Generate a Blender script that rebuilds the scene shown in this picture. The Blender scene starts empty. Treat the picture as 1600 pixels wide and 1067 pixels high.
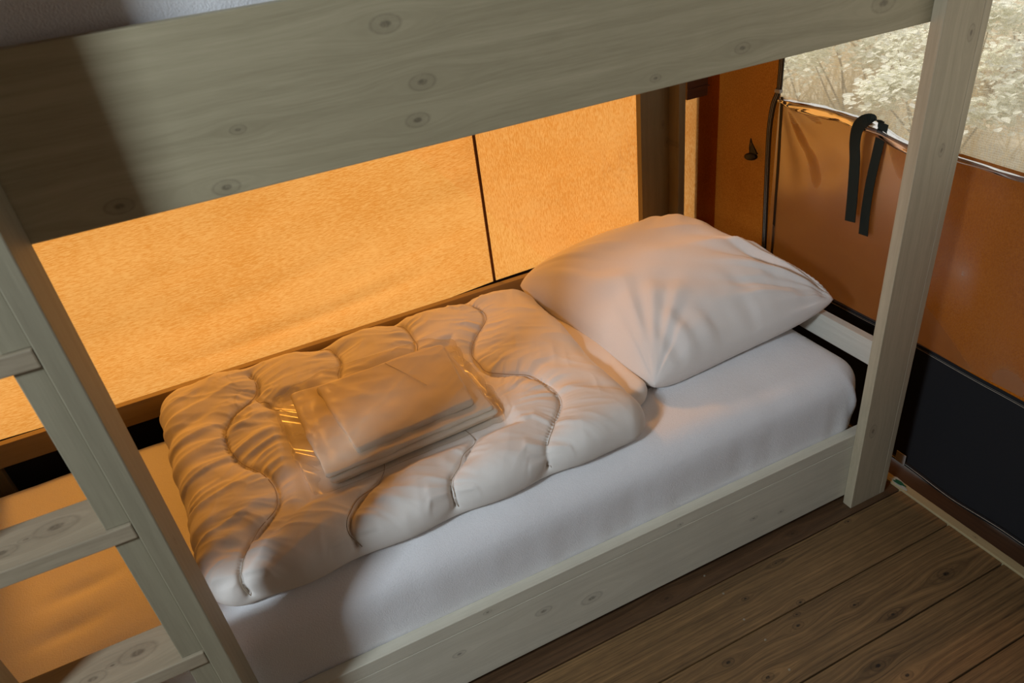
import bpy, bmesh, math, random
import numpy as np
from mathutils import Matrix, Vector

S = bpy.context.scene
COL = S.collection

# ------------------------------------------------------------------ camera
cam_d = bpy.data.cameras.new('camera')
cam = bpy.data.objects.new('camera', cam_d)
COL.objects.link(cam)
R = np.array([[0.89996552, -0.42042326, -0.1153531],
              [-0.31444266, -0.44270276, -0.83972619],
              [0.30197329, 0.79199656, -0.53061623]])
CP = (-1.32955, -0.99123, 1.58572)
cam.matrix_world = Matrix(((R[0][0], -R[1][0], -R[2][0], CP[0]),
                           (R[0][1], -R[1][1], -R[2][1], CP[1]),
                           (R[0][2], -R[1][2], -R[2][2], CP[2]),
                           (0, 0, 0, 1)))
cam_d.sensor_width = 36
cam_d.lens = 1114.51 / 1600 * 36
cam_d.clip_start = 0.02
cam_d.dof.use_dof = True
cam_d.dof.focus_distance = 1.75
cam_d.dof.aperture_fstop = 5.6
S.camera = cam

# ------------------------------------------------------------------ light
S.view_settings.view_transform = 'Standard'
S.view_settings.look = 'None'
S.view_settings.gamma = 1
S.view_settings.use_curve_mapping = False
S.view_settings.exposure = 0.0
S.cycles.max_bounces = 12
S.cycles.diffuse_bounces = 6
S.cycles.transparent_max_bounces = 16
S.cycles.sample_clamp_indirect = 8

W = bpy.data.worlds.new('World')
S.world = W
W.use_nodes = True
bg = W.node_tree.nodes['Background']
bg.inputs[0].default_value = (0.95, 0.97, 0.98, 1)
bg.inputs[1].default_value = 0.9


def add_light(name, kind, loc, energy, color, rot=None, to=None, size=None):
    d = bpy.data.lights.new(name, kind)
    d.energy = energy
    d.color = color
    o = bpy.data.objects.new(name, d)
    COL.objects.link(o)
    o.location = loc
    if to is not None:
        o.rotation_euler = (Vector(to) - Vector(loc)).to_track_quat('-Z', 'Y').to_euler()
    if size:
        d.shape = 'RECTANGLE'
        d.size, d.size_y = size
    return o


sun = add_light('sun', 'SUN', (0, 6, 6), 4.7, (1.0, 0.95, 0.86), to=(0.9, 0, 0.6))
sun.data.angle = 0.16
# daylight that falls in through the open entrance in the left wall
door_light = add_light('entrance_daylight', 'AREA', (-3.20, -1.075, 2.32), 53, (0.77, 0.895, 1.0),
                       to=(-0.8, 0.3, 0.6), size=(0.34, 0.36))

# ------------------------------------------------------------------ helpers
rng = np.random.default_rng(7)


def sr(c):
    """sRGB 0-255 -> linear"""
    out = []
    for v in c:
        v = v / 255
        out.append(v / 12.92 if v <= 0.04045 else ((v + 0.055) / 1.055) ** 2.4)
    return tuple(out) + (1.0,)


def link(name, me, mat=None, parent=None, smooth=False):
    o = bpy.data.objects.new(name, me)
    COL.objects.link(o)
    if mat:
        me.materials.append(mat)
    if parent:
        o.parent = parent
        if parent.location.length > 0:
            o.matrix_parent_inverse = Matrix.Translation(-parent.location)
    if smooth:
        me.polygons.foreach_set('use_smooth', [True] * len(me.polygons))
    return o


def tag(o, label=None, cat=None, group=None, kind=None):
    if label: o['label'] = label
    if cat: o['category'] = cat
    if group: o['group'] = group
    if kind: o['kind'] = kind
    return o


def thing(name, label, cat, loc=(0, 0, 0), group=None):
    o = bpy.data.objects.new(name, None)
    o.empty_display_size = 0.05
    COL.objects.link(o)
    o.location = loc
    return tag(o, label, cat, group)


def boxes_mesh(name, bs, bev=0.002, seg=2):
    bm = bmesh.new()
    for (x0, x1, y0, y1, z0, z1) in bs:
        m = Matrix.Translation(((x0 + x1) / 2, (y0 + y1) / 2, (z0 + z1) / 2)) @ \
            Matrix.Diagonal((x1 - x0, y1 - y0, z1 - z0, 1))
        r = bmesh.ops.create_cube(bm, size=1, matrix=m)
        if bev:
            es = list({e for v in r['verts'] for e in v.link_edges})
            bmesh.ops.bevel(bm, geom=es, offset=bev, segments=seg, affect='EDGES', profile=0.6)
    me = bpy.data.meshes.new(name)
    bm.to_mesh(me)
    bm.free()
    return me


def box(name, b, mat, parent=None, bev=0.002):
    return link(name, boxes_mesh(name, [b], bev), mat, parent)


def grid_mesh(name, P):
    """P: (n,m,3) array"""
    n, m = P.shape[:2]
    i = np.arange(n * m).reshape(n, m)
    f = np.stack([i[:-1, :-1], i[1:, :-1], i[1:, 1:], i[:-1, 1:]], -1).reshape(-1, 4)
    me = bpy.data.meshes.new(name)
    me.from_pydata(P.reshape(-1, 3).tolist(), [], f.tolist())
    me.update()
    return me


def tube_mesh(name, pts, rad, n=8, closed_ends=True):
    pts = [Vector(p) for p in pts]
    rads = rad if hasattr(rad, '__len__') else [rad] * len(pts)
    V, F = [], []
    up = Vector((0.13, 0.21, 1)).normalized()
    for k, p in enumerate(pts):
        t = (pts[min(k + 1, len(pts) - 1)] - pts[max(k - 1, 0)]).normalized()
        a = t.cross(up)
        if a.length < 1e-3: a = t.cross(Vector((1, 0, 0)))
        a.normalize()
        b = t.cross(a)
        for j in range(n):
            th = 2 * math.pi * j / n
            V.append(p + (a * math.cos(th) + b * math.sin(th)) * rads[k])
    for k in range(len(pts) - 1):
        for j in range(n):
            F.append((k * n + j, k * n + (j + 1) % n, (k + 1) * n + (j + 1) % n, (k + 1) * n + j))
    if closed_ends:
        F.append(tuple(range(n - 1, -1, -1)))
        F.append(tuple((len(pts) - 1) * n + j for j in range(n)))
    me = bpy.data.meshes.new(name)
    me.from_pydata([tuple(v) for v in V], [], F)
    me.update()
    return me


def ribbon_mesh(name, pts, wdir, width, thick):
    """strap: pts centre line, wdir list/vec of width directions"""
    n = len(pts)
    V, F = [], []
    for k in range(n):
        p = Vector(pts[k])
        t = (Vector(pts[min(k + 1, n - 1)]) - Vector(pts[max(k - 1, 0)])).normalized()
        w = Vector(wdir[k] if isinstance(wdir, list) else wdir)
        w = (w - t * w.dot(t)).normalized()
        nn = t.cross(w).normalized()
        for (a, b) in ((-1, -1), (1, -1), (1, 1), (-1, 1)):
            V.append(tuple(p + w * (a * width / 2) + nn * (b * thick / 2)))
    for k in range(n - 1):
        for j in range(4):
            F.append((k * 4 + j, k * 4 + (j + 1) % 4, (k + 1) * 4 + (j + 1) % 4, (k + 1) * 4 + j))
    F.append((3, 2, 1, 0))
    F.append(tuple((n - 1) * 4 + j for j in range(4)))
    me = bpy.data.meshes.new(name)
    me.from_pydata(V, [], F)
    me.update()
    return me


def spline(pts, n):
    """Catmull-Rom through pts -> n samples"""
    P = np.array(pts, float)
    P = np.vstack([2 * P[0] - P[1], P, 2 * P[-1] - P[-2]])
    m = len(P) - 3
    out = []
    for t in np.linspace(0, m - 1e-6, n):
        i = int(t)
        u = t - i
        a, b, c, d = P[i:i + 4]
        out.append(0.5 * ((2 * b) + (c - a) * u + (2 * a - 5 * b + 4 * c - d) * u * u + (3 * b - a - 3 * c + d) * u ** 3))
    return np.array(out)


_T = rng.random((64, 64))


def vnoise(x, y):
    """smooth tiling value noise -1..1"""
    x = np.asarray(x, float)
    y = np.asarray(y, float)
    xi = np.floor(x).astype(int)
    yi = np.floor(y).astype(int)
    fx = x - xi
    fy = y - yi
    fx = fx * fx * (3 - 2 * fx)
    fy = fy * fy * (3 - 2 * fy)
    g = lambda a, b: _T[a % 64, b % 64]
    v = (g(xi, yi) * (1 - fx) + g(xi + 1, yi) * fx) * (1 - fy) + (g(xi, yi + 1) * (1 - fx) + g(xi + 1, yi + 1) * fx) * fy
    return v * 2 - 1


def sstep(a, b, x):
    t = np.clip((x - a) / (b - a), 0, 1)
    return t * t * (3 - 2 * t)


# ------------------------------------------------------------------ materials
class NT:
    def __init__(self, name):
        self.m = bpy.data.materials.new(name)
        self.m.use_nodes = True
        self.t = self.m.node_tree
        self.t.nodes.clear()
        self.out = self.t.nodes.new('ShaderNodeOutputMaterial')

    def n(self, kind, **kw):
        nd = self.t.nodes.new(kind)
        ins = kw.pop('ins', {})
        for k, v in kw.items(): setattr(nd, k, v)
        for k, v in ins.items():
            if isinstance(v, bpy.types.NodeSocket):
                self.t.links.new(v, nd.inputs[k])
            else:
                nd.inputs[k].default_value = v
        return nd

    def math(self, op, a, b=None, c=None, clamp=False):
        nd = self.n('ShaderNodeMath', operation=op, use_clamp=clamp)
        for i, v in enumerate((a, b, c)):
            if v is None: continue
            if isinstance(v, bpy.types.NodeSocket): self.t.links.new(v, nd.inputs[i])
            else: nd.inputs[i].default_value = v
        return nd.outputs[0]

    def mix(self, f, a, b, mode='MIX'):
        nd = self.n('ShaderNodeMix', data_type='RGBA', blend_type=mode)
        for i, v in ((0, f), (6, a), (7, b)):
            if isinstance(v, bpy.types.NodeSocket): self.t.links.new(v, nd.inputs[i])
            else: nd.inputs[i].default_value = v
        return nd.outputs[2]

    def ramp(self, f, stops):
        nd = self.n('ShaderNodeValToRGB')
        e = nd.color_ramp.elements
        while len(e) < len(stops): e.new(0.5)
        for k, (p, c) in enumerate(stops):
            e[k].position = p
            e[k].color = c if hasattr(c, '__len__') else (c, c, c, 1)
        self.t.links.new(f, nd.inputs[0])
        return nd.outputs[0]

    def coords(self, scale=(1, 1, 1), src='Object'):
        tc = self.n('ShaderNodeTexCoord')
        mp = self.n('ShaderNodeMapping', ins={'Scale': scale})
        self.t.links.new(tc.outputs[src], mp.inputs[0])
        return mp.outputs[0]

    def noise(self, vec, scale=5, detail=3, rough=0.5, dist=0.0):
        nd = self.n('ShaderNodeTexNoise', ins={'Scale': scale, 'Detail': detail, 'Roughness': rough, 'Distortion': dist})
        self.t.links.new(vec, nd.inputs['Vector'])
        return nd.outputs[0]

    def bump(self, h, strength=0.3, dist=0.002):
        nd = self.n('ShaderNodeBump', ins={'Strength': strength, 'Distance': dist})
        self.t.links.new(h, nd.inputs['Height'])
        return nd.outputs[0]

    def principled(self, color, rough=0.6, normal=None, **kw):
        nd = self.n('ShaderNodeBsdfPrincipled')
        for k, v in (('Base Color', color), ('Roughness', rough), ('Normal', normal)) + tuple(kw.items()):
            if v is None: continue
            if isinstance(v, bpy.types.NodeSocket): self.t.links.new(v, nd.inputs[k])
            else: nd.inputs[k].default_value = v
        return nd.outputs[0]

    def done(self, shader):
        self.t.links.new(shader, self.out.inputs[0])
        return self.m


def wood(name, light, dark, axis='x', face='z', knots=(), knot_col=(70, 60, 48), grain=0.5, fine=90, rough=0.55,
         seed=0.0, bump=0.25, stretch=1.3, wash=None, kstr=.62):
    """axis: grain direction; face: second coordinate used for knot positions"""
    t = NT(name)
    tc = t.n('ShaderNodeTexCoord')
    sp = t.n('ShaderNodeSeparateXYZ')
    t.t.links.new(tc.outputs['Object'], sp.inputs[0])
    ch = {'x': sp.outputs[0], 'y': sp.outputs[1], 'z': sp.outputs[2]}
    A = ch[axis]
    others = [c for c in 'xyz' if c != axis]
    B = ch[face]
    C_ = ch[[c for c in others if c != face][0]]
    bulge = None
    spot = None
    for (ka, kb, r) in knots:
        da = t.math('MULTIPLY', t.math('SUBTRACT', A, ka), 0.55)
        db = t.math('SUBTRACT', B, kb)
        d2 = t.math('ADD', t.math('MULTIPLY', da, da), t.math('MULTIPLY', db, db))
        g = t.math('POWER', 2.718, t.math('MULTIPLY', d2, -1 / (2 * (r * 2.6) ** 2)))
        sgn = t.math('MULTIPLY', t.math('TANH', t.math('MULTIPLY', db, 1 / r)), r * 1.6)
        b1 = t.math('MULTIPLY', g, sgn)
        bulge = b1 if bulge is None else t.math('ADD', bulge, b1)
        d = t.math('SQRT', d2)
        core = t.math('MULTIPLY', t.math('SUBTRACT', r * .5, d), 4.0 / r, clamp=True)
        ring = t.math('SUBTRACT', 1.0, t.math('MULTIPLY', t.math('ABSOLUTE', t.math('SUBTRACT', d, r * .95)), 4.5 / r), clamp=True)
        body = t.math('MULTIPLY', t.math('SUBTRACT', r * 1.1, d), 6.0 / r, clamp=True)
        s1 = t.math('MAXIMUM', core, t.math('MAXIMUM', t.math('MULTIPLY', ring, .5), t.math('MULTIPLY', body, .22)))
        spot = s1 if spot is None else t.math('MAXIMUM', spot, s1)
    Bn = t.math('SUBTRACT', B, bulge) if bulge is not None else B
    cb = t.n('ShaderNodeCombineXYZ')
    t.t.links.new(t.math('ADD', t.math('MULTIPLY', A, stretch), seed), cb.inputs[0])
    t.t.links.new(t.math('MULTIPLY', Bn, fine), cb.inputs[1])
    t.t.links.new(t.math('MULTIPLY', C_, fine), cb.inputs[2])
    g1 = t.noise(cb.outputs[0], 1.0, 4, 0.6, 0.25)
    cb2 = t.n('ShaderNodeCombineXYZ')
    t.t.links.new(t.math('ADD', t.math('MULTIPLY', A, stretch * 14), seed), cb2.inputs[0])
    t.t.links.new(t.math('MULTIPLY', Bn, fine * 5), cb2.inputs[1])
    t.t.links.new(t.math('MULTIPLY', C_, fine * 5), cb2.inputs[2])
    g2 = t.noise(cb2.outputs[0], 1.0, 2, 0.6)
    blot = t.noise(t.coords((3, 3, 3)), 2.0, 3, 0.6)
    f = t.math('ADD', t.math('MULTIPLY', g1, 0.65), t.math('MULTIPLY', g2, 0.35))
    col = t.ramp(f, [(0.5 - 0.22, sr(dark)), (0.5 + 0.16, sr(light))])
    col = t.mix(1 - grain, col, sr(light))
    col = t.mix(t.math('MULTIPLY', t.math('SUBTRACT', blot, 0.42, clamp=True), 1.6, clamp=True), col,
                sr(wash if wash else tuple(int(v * 0.9) for v in light)))
    if spot is not None:
        nz = t.noise(t.coords((1, 1, 1)), 160, 2, 0.6)
        spot = t.math('MULTIPLY', spot, t.math('MULTIPLY_ADD', nz, 1.6, 0.1, clamp=True), clamp=True)
        col = t.mix(t.math('MULTIPLY', spot, kstr), col, sr(knot_col))
    return t.done(t.principled(col, rough, t.bump(f, bump, 0.0012)))


def canvas(name, c1, c2, stretch, trans=0.5, scale=260, fwd=0.0):
    t = NT(name)
    v = t.coords(stretch)
    n1 = t.noise(v, scale, 3, 0.65)
    n2 = t.noise(t.coords((1, 1, 1)), 4, 3, 0.6)
    f = t.math('ADD', n1, t.math('MULTIPLY', t.math('SUBTRACT', n2, 0.5), 0.35))
    col = t.ramp(f, [(0.36, sr(c1)), (0.62, sr(c2))])
    nrm = t.bump(n1, 0.15, 0.0006)
    d = t.n('ShaderNodeBsdfDiffuse', ins={'Color': col, 'Normal': nrm})
    tr = t.n('ShaderNodeBsdfTranslucent', ins={'Color': col, 'Normal': nrm})
    mx = t.n('ShaderNodeMixShader', ins={0: trans, 1: d.outputs[0], 2: tr.outputs[0]})
    if fwd:   # part of the sunlight goes through the weave with its direction
        rf = t.n('ShaderNodeBsdfTransparent', ins={'Color': sr((244, 162, 62))})
        mx = t.n('ShaderNodeMixShader', ins={0: fwd, 1: mx.outputs[0], 2: rf.outputs[0]})
    return t.done(mx.outputs[0])


def cloth(name, col, bump_scale=900, bstr=0.2, bdist=0.0008, rough=0.9, sheen=0.2, stretch=(1, 1, 1), col2=None):
    t = NT(name)
    n1 = t.noise(t.coords(stretch), bump_scale, 2, 0.6)
    n2 = t.noise(t.coords((1, 1, 1)), 26, 4, 0.6)
    c = t.mix(t.math('MULTIPLY', n1, 0.35), sr(col), sr(col2 if col2 else tuple(v * 0.88 for v in col)))
    h = t.math('ADD', t.math('MULTIPLY', n1, 0.5), t.math('MULTIPLY', n2, 0.5))
    return t.done(t.principled(c, rough, t.bump(h, bstr, bdist), **{'Sheen Weight': sheen, 'Specular IOR Level': 0.08}))


def plain(name, col, rough=0.6, spec=0.4, metal=0.0, nscale=120, var=0.12, bstr=0.1):
    t = NT(name)
    n1 = t.noise(t.coords((1, 1, 1)), nscale, 3, 0.6)
    c = t.mix(n1, sr(col), sr(tuple(v * (1 - var) for v in col)))
    return t.done(t.principled(c, rough, t.bump(n1, bstr, 0.0006), **{'Specular IOR Level': spec, 'Metallic': metal}))


PAINT_L, PAINT_D = (184, 173, 142), (132, 122, 94)
M = {}
M['rail'] = wood('washed_pine_rail', PAINT_L, PAINT_D, 'x', 'z',
                 [(-1.022, 1.372, .011), (-1.059, 1.455, .012), (-1.283, 1.363, .006), (-1.32, 1.293, .010),
                  (-.451, 1.315, .009), (-.131, 1.335, .016), (-1.453, 1.302, .010), (-1.039, 1.322, .010),
                  (-.628, 1.30, .006)], grain=.6, fine=60, wash=(164, 154, 124))
M['board'] = wood('washed_pine_board', (216, 211, 192), (168, 162, 142), 'x', 'z',
                  [(-.825, .113, .016), (-1.171, .143, .009), (-.954, .15, .012), (-.566, .224, .005),
                   (-.33, .116, .007), (-.236, .09, .006), (-1.087, .235, .006)], grain=.5, fine=55, seed=3.1)
M['post'] = wood('washed_pine_post', (188, 175, 148), (140, 128, 104), 'z', 'x',
                 [(.27, .03, .012), (1.02, .07, .008), (1.25, .085, .009)], grain=.55, fine=60, seed=5.7)
M['backpost'] = wood('pine_back_post', (128, 112, 78), (92, 78, 50), 'z', 'x', [(.90, .015, .007), (.84, .03, .009)], grain=.5, fine=60, seed=9.2, knot_col=(60, 50, 38))
M['ledge'] = wood('pine_ledge', (160, 134, 90), (118, 96, 60), 'x', 'z', [], grain=.5, fine=70, seed=1.4)
M['headrail'] = wood('washed_pine_head_rail', (212, 208, 196), (172, 166, 152), 'y', 'z', [], grain=.45, fine=60, seed=2.2)
M['stile'] = wood('washed_pine_stile', (152, 144, 120), (110, 102, 82), 'z', 'y', [(.80, -.03, .005)], grain=.55, fine=60, seed=7.7)
M['tread'] = wood('washed_pine_tread', (164, 150, 126), (110, 98, 78), 'x', 'y', [(-1.696, -.015, .017), (-1.765, -.03, .012), (-1.735, -.019, .006)], grain=.6, fine=55, seed=4.1, knot_col=(58, 48, 38))
FK = [(.026, -.28, .014), (-.374, -.188, .006), (-.393, -.213, .009), (-.236, -.236, .007), (-.548, -.282, .009),
      (-.316, -.379, .011), (-.28, -.426, .009), (-.601, -.209, .009), (-.341, -.166, .007), (-.043, -.032, .006),
      (-.309, -.043, .006), (-.45, -.09, .006), (-.18, -.30, .008), (-.62, .01, .010), (-.20, .012, .009)]
M['plank'] = wood('oiled_pine_plank', (150, 116, 74), (38, 27, 16), 'x', 'y', FK, grain=1.0, fine=120, seed=11.0, knot_col=(22, 15, 9), rough=.5, bump=.5, wash=(100, 78, 50), kstr=1.0)
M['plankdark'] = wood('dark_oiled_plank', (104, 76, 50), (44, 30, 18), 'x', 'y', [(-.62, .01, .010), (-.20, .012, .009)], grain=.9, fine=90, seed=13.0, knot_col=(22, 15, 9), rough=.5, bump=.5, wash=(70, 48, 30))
M['sill'] = wood('dark_sill', (80, 56, 36), (46, 30, 18), 'y', 'x', [], grain=.9, fine=90, seed=15.0, bump=.5, wash=(60, 42, 26))
M['batten'] = wood('pale_batten', (176, 160, 120), (140, 122, 88), 'y', 'x', [(-.24, .183, .004)], grain=.5, fine=90, seed=17.0)
M['darkbeam'] = wood('dark_beam', (92, 54, 26), (58, 32, 14), 'x', 'z', [], grain=.7, fine=60, seed=19.0)
M['canvas_h'] = canvas('orange_canvas_horizontal_weave', (222, 146, 66), (244, 184, 108), (0.14, 1, 1.0), trans=.5, scale=420, fwd=.35)
M['canvas_v'] = canvas('orange_canvas_vertical_weave', (222, 146, 66), (244, 184, 108), (1, 1, .2), trans=.5, scale=420, fwd=.35)
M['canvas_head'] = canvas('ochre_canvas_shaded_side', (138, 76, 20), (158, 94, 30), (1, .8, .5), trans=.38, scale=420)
M['canvas_room'] = canvas('tent_shell_canvas', (92, 64, 36), (100, 70, 40), (1, 1, 1), trans=.01)
M['skirt'] = cloth('black_skirt', (40, 40, 42), 700, .3, .0008, .75, .0, col2=(26, 26, 28))
M['seamtape'] = cloth('brown_seam_tape', (110, 66, 26), 900, .4, .0008)
M['thread'] = plain('pale_thread', (176, 168, 150), .8)
M['seamthread'] = plain('grey_beige_thread', (176, 158, 136), .9)
M['brownthread'] = plain('tan_thread', (150, 104, 58), .8)
M['black'] = plain('black_plastic', (22, 22, 23), .45)
M['strap'] = cloth('dark_webbing', (40, 46, 42), 1400, .5, .0008, .7, 0)
M['label'] = plain('grey_label', (176, 172, 166), .6)
M['sheet'] = cloth('white_terry_sheet', (236, 235, 236), 330, .7, .0028, .95, .3)
M['duvet'] = cloth('white_cotton_duvet', (236, 230, 222), 700, .16, .0007, 1.0, .0)
M['pillow'] = cloth('white_flannel_pillowcase', (236, 230, 224), 520, .3, .0009, .92, .25)
M['linen'] = cloth('white_cotton_linen', (232, 222, 206), 800, .12, .0005, .85, .1)
M['tape'] = plain('green_tape', (26, 92, 66), .5)
M['tapew'] = plain('peeling_white_paint', (196, 204, 196), .6, nscale=300, var=.35)
M['screw'] = plain('pale_screw', (170, 160, 140), .4, metal=.6)
M['bark'] = plain('grey_twig', (176, 160, 128), .9, nscale=60, var=.4)
M['upper_base'] = plain('pine_underside', (150, 138, 112), .7, nscale=30)


def vinyl_mat(name, haze, rough=.07, gloss=1.0, bmp=.15, hcol=(.7, .68, .64, 1)):
    t = NT(name)
    lw = t.n('ShaderNodeFresnel', ins={'IOR': 1.45})
    tr = t.n('ShaderNodeBsdfTransparent', ins={'Color': (.95, .94, .92, 1)})
    nz = t.noise(t.coords((1, 1, 1)), 22, 3, .6)
    gl = t.n('ShaderNodeBsdfGlossy', ins={'Color': (1, 1, 1, 1), 'Roughness': rough, 'Normal': t.bump(nz, bmp, .004)})
    hz = t.n('ShaderNodeBsdfDiffuse', ins={'Color': hcol})
    m1 = t.n('ShaderNodeMixShader', ins={0: haze, 1: tr.outputs[0], 2: hz.outputs[0]})
    m2 = t.n('ShaderNodeMixShader', ins={0: t.math('MULTIPLY', lw.outputs[0], gloss, clamp=True), 1: m1.outputs[0], 2: gl.outputs[0]})
    return t.done(m2.outputs[0])


M['vinyl'] = vinyl_mat('clear_vinyl', .015, .28, .28)
M['bag'] = vinyl_mat('crinkled_plastic_bag', .03, .3, .2, .12)
M['vinyl_roll'] = vinyl_mat('rolled_clear_vinyl', .42, .09, 1.1, .1, (.16, .15, .15, 1))


def screen_mat():
    t = NT('insect_screen')
    tc = t.n('ShaderNodeTexCoord')
    sp = t.n('ShaderNodeSeparateXYZ')
    t.t.links.new(tc.outputs['Object'], sp.inputs[0])
    a = t.math('SINE', t.math('MULTIPLY', sp.outputs[2], 2 * math.pi / .0052))
    b = t.math('SINE', t.math('MULTIPLY', sp.outputs[1], 2 * math.pi / .0052))
    m = t.math('MAXIMUM', a, t.math('MULTIPLY', b, .6))
    f = t.math('MULTIPLY_ADD', m, .18, .36, clamp=True)
    tr = t.n('ShaderNodeBsdfTransparent')
    d = t.n('ShaderNodeBsdfDiffuse', ins={'Color': sr((226, 222, 206))})
    tl = t.n('ShaderNodeBsdfTranslucent', ins={'Color': sr((232, 226, 204))})
    mm = t.n('ShaderNodeMixShader', ins={0: .6, 1: d.outputs[0], 2: tl.outputs[0]})
    mx = t.n('ShaderNodeMixShader', ins={0: f, 1: tr.outputs[0], 2: mm.outputs[0]})
    return t.done(mx.outputs[0])


M['screen'] = screen_mat()


def leaf_mat(name, c1, c2):
    t = NT(name)
    n1 = t.noise(t.coords((1, 1, 1)), 9, 3, .6)
    c = t.ramp(n1, [(.35, sr(c1)), (.65, sr(c2))])
    d = t.n('ShaderNodeBsdfDiffuse', ins={'Color': c})
    tr = t.n('ShaderNodeBsdfTranslucent', ins={'Color': c})
    mx = t.n('ShaderNodeMixShader', ins={0: .35, 1: d.outputs[0], 2: tr.outputs[0]})
    return t.done(mx.outputs[0])


M['leaf'] = leaf_mat('pale_leaf', (222, 222, 204), (250, 250, 240))
M['drygrass'] = leaf_mat('dry_grass', (196, 172, 128), (222, 204, 166))
M['soil'] = plain('leaf_litter_soil', (210, 194, 166), .95, nscale=14, var=.35, bstr=.5)

# ------------------------------------------------------------------ room shell
XW = 0.257      # head wall (right)
YW = 0.955      # back wall
XL, YF, ZC = -3.3, -2.6, 2.75

# floor: dark sub-floor with planks lying on it
fl = link('floor', boxes_mesh('floor', [(XL, XW + .05, YF, 1.0, -.06, -.0275)], 0), M['plankdark'])
tag(fl, 'dark oiled wooden plank floor of the tent', kind='structure')
PW = .1545
y1 = -.018 + PW * 6
k = 0
SCREWX = -.493
while y1 > YF:
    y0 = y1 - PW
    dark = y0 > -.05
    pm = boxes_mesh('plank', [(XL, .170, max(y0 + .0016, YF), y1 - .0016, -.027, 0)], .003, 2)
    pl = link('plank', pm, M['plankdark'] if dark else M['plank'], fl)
    if -.9 < y0 < .05:
        for (fx, fy) in ((SCREWX, .235), (SCREWX + .006, .79)):
            sm = bpy.data.meshes.get('screw_head')
            if sm is None:
                bm = bmesh.new()
                bmesh.ops.create_cone(bm, segments=8, radius1=.0032, radius2=.0024, depth=.0012, cap_ends=True)
                sm = bpy.data.meshes.new('screw_head')
                bm.to_mesh(sm)
                bm.free()
                sm.materials.append(M['screw'])
            so = bpy.data.objects.new('screw', sm)
            COL.objects.link(so)
            so.parent = pl
            so.location = (fx, y0 + PW * fy, .0006)
    y1 = y0
sill = box('trim_1', (.196, XW + .03, YF, 1.0, -.027, .004), M['sill'], None, .002)
tag(sill, 'dark wooden sill along the foot of the canvas wall', kind='structure')
bat = box('trim_2', (.170, .196, YF, .06, -.027, .006), M['batten'], None, .0015)
tag(bat, 'narrow pale wooden strip between floor planks and sill', kind='structure')


def blob(name, cx, cy, z, rx, ry, mat, parent, seed):
    r = np.random.default_rng(seed)
    n = 18
    V = []
    ph = r.random(3) * 6
    for j in range(n):
        th = 2 * math.pi * j / n
        q = 1 + .25 * math.sin(2 * th + ph[0]) + .2 * math.sin(3 * th + ph[1]) + .12 * math.sin(5 * th + ph[2])
        V.append((cx + rx * q * math.cos(th), cy + ry * q * math.sin(th)))
    Vt = [(a, b, z + .0010) for a, b in V] + [(a, b, z) for a, b in V]
    F = [tuple(range(n))] + [(j + n, (j + 1) % n + n, (j + 1) % n, j) for j in range(n)]
    me = bpy.data.meshes.new(name)
    me.from_pydata(Vt, [], F)
    return link(name, me, mat, parent)


blob('paint_flake', .183, .002, .006, .011, .030, M['tapew'], bat, 3)
blob('tape_scrap', .184, -.002, .0072, .006, .020, M['tape'], bat, 8)

# back wall --------------------------------------------------------------
wb = bpy.data.objects.new('wall_back', None)
COL.objects.link(wb)
tag(wb, 'glowing orange canvas back wall of the tent', kind='structure')
XS = -.619   # seam


def skirt_line(x):
    return np.interp(x, [-3.3, -2.2, -1.9, -1.0, -.8, -.62, -.2, .06], [.53, .53, .522, .505, .520, .531, .537, .42])


def back_panel(name, x0, x1, nx, mat, wrinkle):
    xs = np.linspace(x0, x1, nx)
    tt = np.linspace(0, 1, 90) ** 1.3
    X, T = np.meshgrid(xs, tt, indexing='ij')
    Z = skirt_line(X) - .03 + T * (2.2 - skirt_line(X) + .03)
    wr = vnoise(X * 1.6 + Z * 2.2, Z * 11 - X * 1.4) * .0045 + vnoise(X * 3 + 7 + Z * 3, Z * 26 - X * 4) * .0016
    lowfold = np.exp(-((Z - .60 - .06 * (X + 1.1)) / .02) ** 2) * np.exp(-((X + 1.25) / .35) ** 2) * .009
    near = sstep(0, .03, np.abs(X - XS)) if abs(x1 - XS) < 1e-6 or abs(x0 - XS) < 1e-6 else 1
    Y = YW + (wr * 2.2 * wrinkle - lowfold * 1.6 * wrinkle) * near * sstep(0, .06, Z - skirt_line(X))
    return link(name, grid_mesh(name, np.stack([X, Y, Z], -1)), mat, wb, True)


back_panel('canvas_panel', XL, XS, 260, M['canvas_h'], 1.0)
back_panel('canvas_panel', XS, XW, 80, M['canvas_v'], .15)
xs = np.linspace(XL, XW, 400)
Pk = np.stack([np.stack([xs, np.full_like(xs, YW), np.full_like(xs, -.02)], -1),
               np.stack([xs, np.full_like(xs, YW - .012), skirt_line(xs) + .004], -1)], 1)
link('skirt', grid_mesh('skirt', Pk), M['skirt'], wb)
seam = box('seam', (XS - .0045, XS + .0045, YW - .003, YW + .002, .525, 2.2), M['seamtape'], wb, .001)
for dx in (-.0032, .0032):
    V, F = [], []
    for j in range(170):
        z = .53 + j * .005
        x = XS + dx
        b = len(V)
        V += [(x - .0006, YW - .0036, z), (x + .0006, YW - .0036, z), (x + .0006, YW - .0036, z + .0034), (x - .0006, YW - .0036, z + .0034),
              (x - .0004, YW - .003, z), (x + .0004, YW - .003, z), (x + .0004, YW - .003, z + .0034), (x - .0004, YW - .003, z + .0034)]
        F += [(b, b + 1, b + 2, b + 3), (b, b + 4, b + 5, b + 1), (b + 1, b + 5, b + 6, b + 2), (b + 3, b + 2, b + 6, b + 7)]
    me = bpy.data.meshes.new('stitching')
    me.from_pydata(V, [], F)
    so = link('stitching', me, M['brownthread'], seam)
    so['kind'] = 'stuff'

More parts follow.
